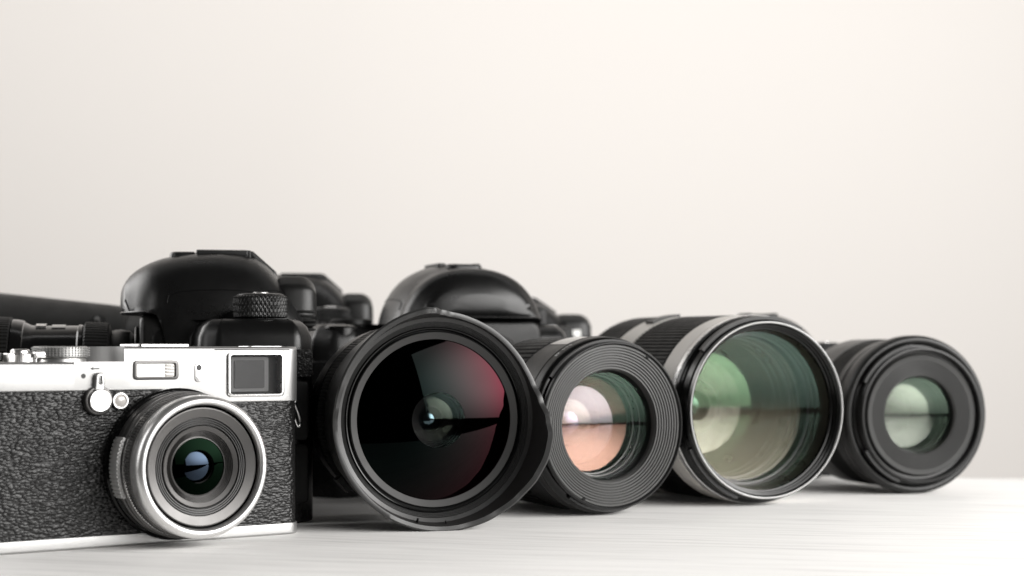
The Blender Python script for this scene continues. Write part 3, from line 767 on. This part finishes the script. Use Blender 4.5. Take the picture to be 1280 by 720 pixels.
MB().add(*dome(10, 3.6, 33, C2, 96, 14)).build('inner_element', 'g_p5', w2)
M['g_p1'] = glass('portrait_front_coating', (.34, .55, .42), .010, edge=.02)
M['g_p2'] = glass('portrait_lilac_coating', (.90, .80, .88), .055, edge=.04, soft=.03)
M['g_p3'] = glass('portrait_orange_coating', (1.0, .58, .44), .09, edge=.04, soft=.09)
M['g_p4'] = glass('portrait_cream_coating', (.95, .90, .78), .05, edge=.04, soft=.1)
MB().add(*dome(23.0, 3.2, 6.0, C2, 128, 16)).build('front_element', 'g_p1', w2)
MB().add(*dome(20.5, 3.6, 17.8, C2, 128, 16)).build('second_element', 'g_p2', w2)
MB().add(*dome(20.3, 3.4, 20.5, C2, 128, 16, True)).build('third_element', 'g_p3', w2)
MB().add(*dome(17.0, 4.2, 28, C2, 128, 16)).build('fourth_element', 'g_p4', w2)
def ring_text(txt, size, r, y, a_mid, c, parent, name, mat):
    cu = bpy.data.curves.new('tmp_text', 'FONT'); cu.body = txt; cu.size = size; cu.align_x = 'CENTER'; cu.resolution_u = 2
    ob = bpy.data.objects.new('tmp_text', cu); col.objects.link(ob)
    bpy.context.view_layer.update()
    me = bpy.data.meshes.new_from_object(ob.evaluated_get(bpy.context.evaluated_depsgraph_get()))
    bm = bmesh.new(); bm.from_mesh(me)
    bmesh.ops.subdivide_edges(bm, edges=[e for e in bm.edges if e.calc_length() > .7], cuts=1)
    bmesh.ops.triangulate(bm, faces=bm.faces)
    bm.verts.index_update()
    V = []
    for q in bm.verts:
        a = a_mid + q.co.x / r
        V.append((c[0] + r * sin(a), c[1] + y - q.co.y, c[2] + r * cos(a)))
    F = [tuple(x.index for x in fc.verts) for fc in bm.faces]
    bm.free(); bpy.data.objects.remove(ob); bpy.data.curves.remove(cu); bpy.data.meshes.remove(me)
    return mk(name, V, F, mat, parent, smooth=False)
ring_text('85  1:2.8', 2.7, 37.25, 9.6, radians(-32), C2, w2, 'lettering', 'white')

# ------------------------------------------------------------------ big telephoto lens with light bands
A3 = 23
w3 = thing('telephoto_lens', (113, 740, 0), A3, 'large telephoto lens with light grey bands and big green tinted front glass', 'lens')
C3 = (0, 0, 42.4)
MB().add(*lathe([(2.5, 39.3), (.5, 39.3), (.1, 39.1), (0, 38.7), (.2, 38.3), (1.0, 38.1)], 192, C3)).build('front_rim', 'rimgrey', w3, 60)
MB().add(*lathe([(.8, 38.2), (1.6, 37.6), (1.8, 37.1), (3.2, 37.0), (3.4, 36.5), (4.8, 36.3), (5.0, 35.7), (6.6, 35.5)], 160, C3)).build('filter_thread', 'gloss', w3, 25)
MB().add(*lathe([(2.2, 39.2), (2.8, 40.0), (6.6, 40.3), (7.4, 41.2), (9.4, 41.8), (10.4, 42.0), (10.8, 41.6)], 192, C3)).build('front_barrel', 'gloss', w3, 40)
MB().add(*arcring(40.0, 41.4, 3.0, 6.0, -50, 28, C3, 40)).build('bayonet_lug', 'anod', w3)
MB().add(*arcring(40.0, 41.4, 3.0, 6.0, 200, 246, C3, 30)).build('bayonet_lug', 'anod', w3)
MB().add(*lathe([(10.6, 41.6), (10.9, 42.2), (13.8, 42.3), (14.2, 42.0)], 192, C3)).build('metal_ring', 'spun', w3)
MB().add(*lathe([(14.0, 41.7), (14.4, 42.25), (27, 42.3), (27.8, 41.7), (28, 41)], 160, C3)).build('light_band', 'beige', w3)
MB().add(*lathe([(27.8, 41), (28.6, 41.8), (71, 42.0), (72, 41)], angs=ribs(124, .6, .62, .12), c=C3, mod=[False, True, True, False])).build('zoom_ring', 'rubber', w3, 25)
lb2 = MB().add(*lathe([(71.6, 41), (72.2, 42.6), (88, 43.0), (89, 42)], 160, C3)).build('light_band', 'beige', w3)
MB().add(*arcring(42.0, 43.9, 75, 83, -24, -4, C3, 14)).build('switch_panel', 'ridge', lb2)
MB().add(*lathe([(88.6, 41.6), (89.2, 42.6), (117, 42.4), (118, 41.4)], angs=ribs(124, .5, .62, .12), c=C3, mod=[False, True, True, False])).build('focus_ring', 'rubber', w3, 25)
MB().add(*lathe([(117.6, 40), (118.4, 39.4), (128, 37), (134, 33), (135, 31)], 128, C3, capb=True)).build('mount_end', 'satin', w3)
pf = [(6.4, 35.6), (14, 34.9)]
for k in range(7):
    y = 14 + k * 4.4; r = 34.6 - k * .55
    pf += [(y + .2, r), (y + 3.6, r - .1), (y + 3.8, r - .5), (y + 4.3, r - .5)]
pf += [(46, 30.6), (80, 26), (80, .05)]
M['innertele'] = pbr('tele_interior', (.045, .042, .034), .3, rvar=.05)
barrel_in(pf, C3, 'innertele', w3)
for y, r in ((20, 33.2), (27, 32.4), (33, 31.6)):
    MB().add(*lathe([(y, r + .9), (y + .05, r), (y + .7, r), (y + .8, r + .9)], 160, C3)).build('spacer_ring', 'cone', w3)
M['g_t5'] = darkglass('tele_deep_coating', (.45, .80, .55), .10, .1)
MB().add(*dome(13, 5.0, 68, C3, 96, 14)).build('inner_element', 'g_t5', w3)
MB().add(*lathe([(66, 14.2), (65.6, 13.4), (66.4, 13), (68, 13)], 96, C3)).build('spacer_ring', 'cone', w3)
M['g_t1'] = glass('tele_front_coating', (.30, .50, .42), .009, edge=.022)
M['g_t2'] = glass('tele_olive_coating', (.74, .68, .50), .026, edge=.03, soft=.16)
M['g_t3'] = glass('tele_green_coating', (.44, .76, .42), .044, edge=.03, soft=.05)
M['g_t4'] = glass('tele_cream_coating', (.95, .92, .76), .06, edge=.03, soft=.06)
MB().add(*dome(35.5, 4.2, 6.6, C3, 128, 18)).build('front_element', 'g_t1', w3)
MB().add(*dome(32.3, 3.0, 24, C3, 128, 16, True)).build('second_element', 'g_t2', w3)
MB().add(*dome(31.2, 3.2, 36, C3, 128, 16)).build('third_element', 'g_t3', w3)
MB().add(*dome(22.5, 2.6, 62, C3, 128, 16, True)).build('rear_element', 'g_t4', w3)

# ------------------------------------------------------------------ macro lens at the right end
A4 = 16.5
w4 = thing('macro_lens', (195.5, 799, 0), A4, 'plain black lens with the smallest glass, pale green inside a broad dark ring', 'lens')
C4 = (0, 0, 38.0)
MB().add(*lathe([(6.5, 33.4), (5.4, 34.6), (5.0, 35.6), (5.2, 36.8), (6.2, 37.6), (8, 38.0), (12, 38.0), (17, 37.0), (18, 36.6)], 192, C4)).build('outer_ring', 'satin', w4, 50)
MB().add(*lathe([(6.8, 33.6), (6.5, 32.4), (.8, 32.3), (.1, 31.9), (0, 31.3), (.5, 30.6), (3.2, 30.4), (3.4, 29.2)], 192, C4)).build('bayonet_collar', 'anod', w4, 40)
MB().add(*arcring(32.2, 34.0, 1.8, 4.4, -62, -8, C4, 40)).build('bayonet_lug', 'anod', w4)
MB().add(*arcring(32.2, 34.0, 1.8, 4.4, 200, 240, C4, 30)).build('bayonet_lug', 'anod', w4)
pf = [(3.3, 29.4), (1.8, 28.9), (1.2, 28.4), (1.4, 26.4)]
for k in range(9):
    r = 26.4 - k * .8; y = 1.4 + k * .14
    pf += [(y, r), (y, r - .46), (y + .55, r - .52), (y + .5, r - .76)]
pf += [(3.0, 18.9), (3.4, 18.5), (5, 18.4)]
MB().add(*lathe(pf, 192, C4)).build('ridged_ring', 'ridgedark', w4, 20)
MB().add(*lathe([(17.6, 35), (18.2, 37), (24, 36.6), (25, 35.8)], 160, C4)).build('barrel', 'satin', w4)
MB().add(*lathe([(24.6, 33.6), (25.2, 35.8), (40, 36.0), (40.6, 33.4)], angs=ribs(160, .35, .55, .14), c=C4, mod=[False, True, True, False])).build('focus_ring', 'rubber', w4, 25)
MB().add(*lathe([(40.2, 33), (41, 36.4), (62, 36.4), (68, 34), (72, 31), (72.5, 29)], 160, C4, capb=True)).build('mount_end', 'satin', w4)
barrel_in([(4.8, 18.5), (7, 18.2), (7.2, 17.8), (11, 17.5), (11.2, 17.1), (16, 16.9), (40, 15), (40, .05)], C4, 'innergreen', w4)
M['g_m1'] = glass('macro_front_coating', (.45, .62, .48), .010, edge=.05)
M['g_m2'] = glass('macro_green_coating', (.74, .84, .68), .05, edge=.04, soft=.06)
M['g_m3'] = glass('macro_cream_coating', (.85, .92, .80), .045, edge=.04, soft=.14)
MB().add(*dome(18.4, 2.4, 5, C4, 128, 16)).build('front_element', 'g_m1', w4)
MB().add(*dome(16.8, 2.2, 13, C4, 128, 16)).build('second_element', 'g_m2', w4)
MB().add(*dome(16.2, 2.2, 17, C4, 128, 16, True)).build('third_element', 'g_m3', w4)

# ------------------------------------------------------------------ light
w = bpy.data.worlds.new('World'); sc.world = w; w.use_nodes = True
w.node_tree.nodes['Background'].inputs[0].default_value = (1, .97, .94, 1)
w.node_tree.nodes['Background'].inputs[1].default_value = .02
def area(name, loc, target, sx, sy, L, color=(1, 1, 1), hot=0.0):
    d = bpy.data.lights.new(name, 'AREA'); d.shape = 'RECTANGLE'; d.size = sx * S; d.size_y = sy * S
    d.energy = L * pi * (sx * S) * (sy * S); d.color = color
    o = bpy.data.objects.new(name, d); col.objects.link(o)
    o.location = [c * S for c in loc]
    o.rotation_euler = (Vector(target) - Vector(loc)).to_track_quat('-Z', 'Y').to_euler()
    if hot:                                   # a softbox is brightest in the middle of its cloth
        d.use_nodes = True; nt = d.node_tree; em = nt.nodes['Emission']
        g = nt.nodes.new('ShaderNodeNewGeometry')
        sb = N(nt, 'ShaderNodeVectorMath', operation='DISTANCE'); sb.inputs[1].default_value = (.5, .5, 0)
        mr = N(nt, 'ShaderNodeMapRange', interpolation_type='SMOOTHSTEP')
        mr.inputs['From Min'].default_value = .1; mr.inputs['From Max'].default_value = .62
        mr.inputs['To Min'].default_value = 1 + hot; mr.inputs['To Max'].default_value = 1 - hot
        nt.links.new(g.outputs['Parametric'], sb.inputs[0]); nt.links.new(sb.outputs['Value'], mr.inputs['Value']); nt.links.new(mr.outputs[0], em.inputs['Strength'])
    return o
area('key_softbox', (1075, 250, 425), (75, 830, 45), 1800, 880, 9.0, (1, .985, .965), .6)
area('strip_softbox', (-1050, 250, 520), (0, 720, 60), 300, 900, 4.0, (1, .985, .97), .3)
area('side_softbox', (-1000, 1220, 420), (0, 740, 60), 700, 900, 4.0, (1, .985, .97), .4)
area('backdrop_softbox', (-150, 1250, 1100), (-150, 2600, 300), 3600, 700, 3.75, (1, .985, .967))

# ------------------------------------------------------------------ camera
cd = bpy.data.cameras.new('camera'); cam = bpy.data.objects.new('camera', cd); col.objects.link(cam)
cam.location = (0, 0, 68 * S); cam.rotation_euler = (radians(90), 0, 0)
cd.sensor_width = 36; cd.lens = 36 * 2100 / 1280
cd.shift_y = (440 - 360) / 1280
cd.clip_start = .01; cd.clip_end = 100
cd.dof.use_dof = True; cd.dof.focus_distance = .628; cd.dof.aperture_fstop = 11.5
sc.camera = cam
sc.view_settings.view_transform = 'Standard'; sc.view_settings.look = 'None'
sc.view_settings.exposure = 0; sc.view_settings.gamma = 1
sc.cycles.max_bounces = 16; sc.cycles.transparent_max_bounces = 24; sc.cycles.glossy_bounces = 6
sc.cycles.use_denoising = True
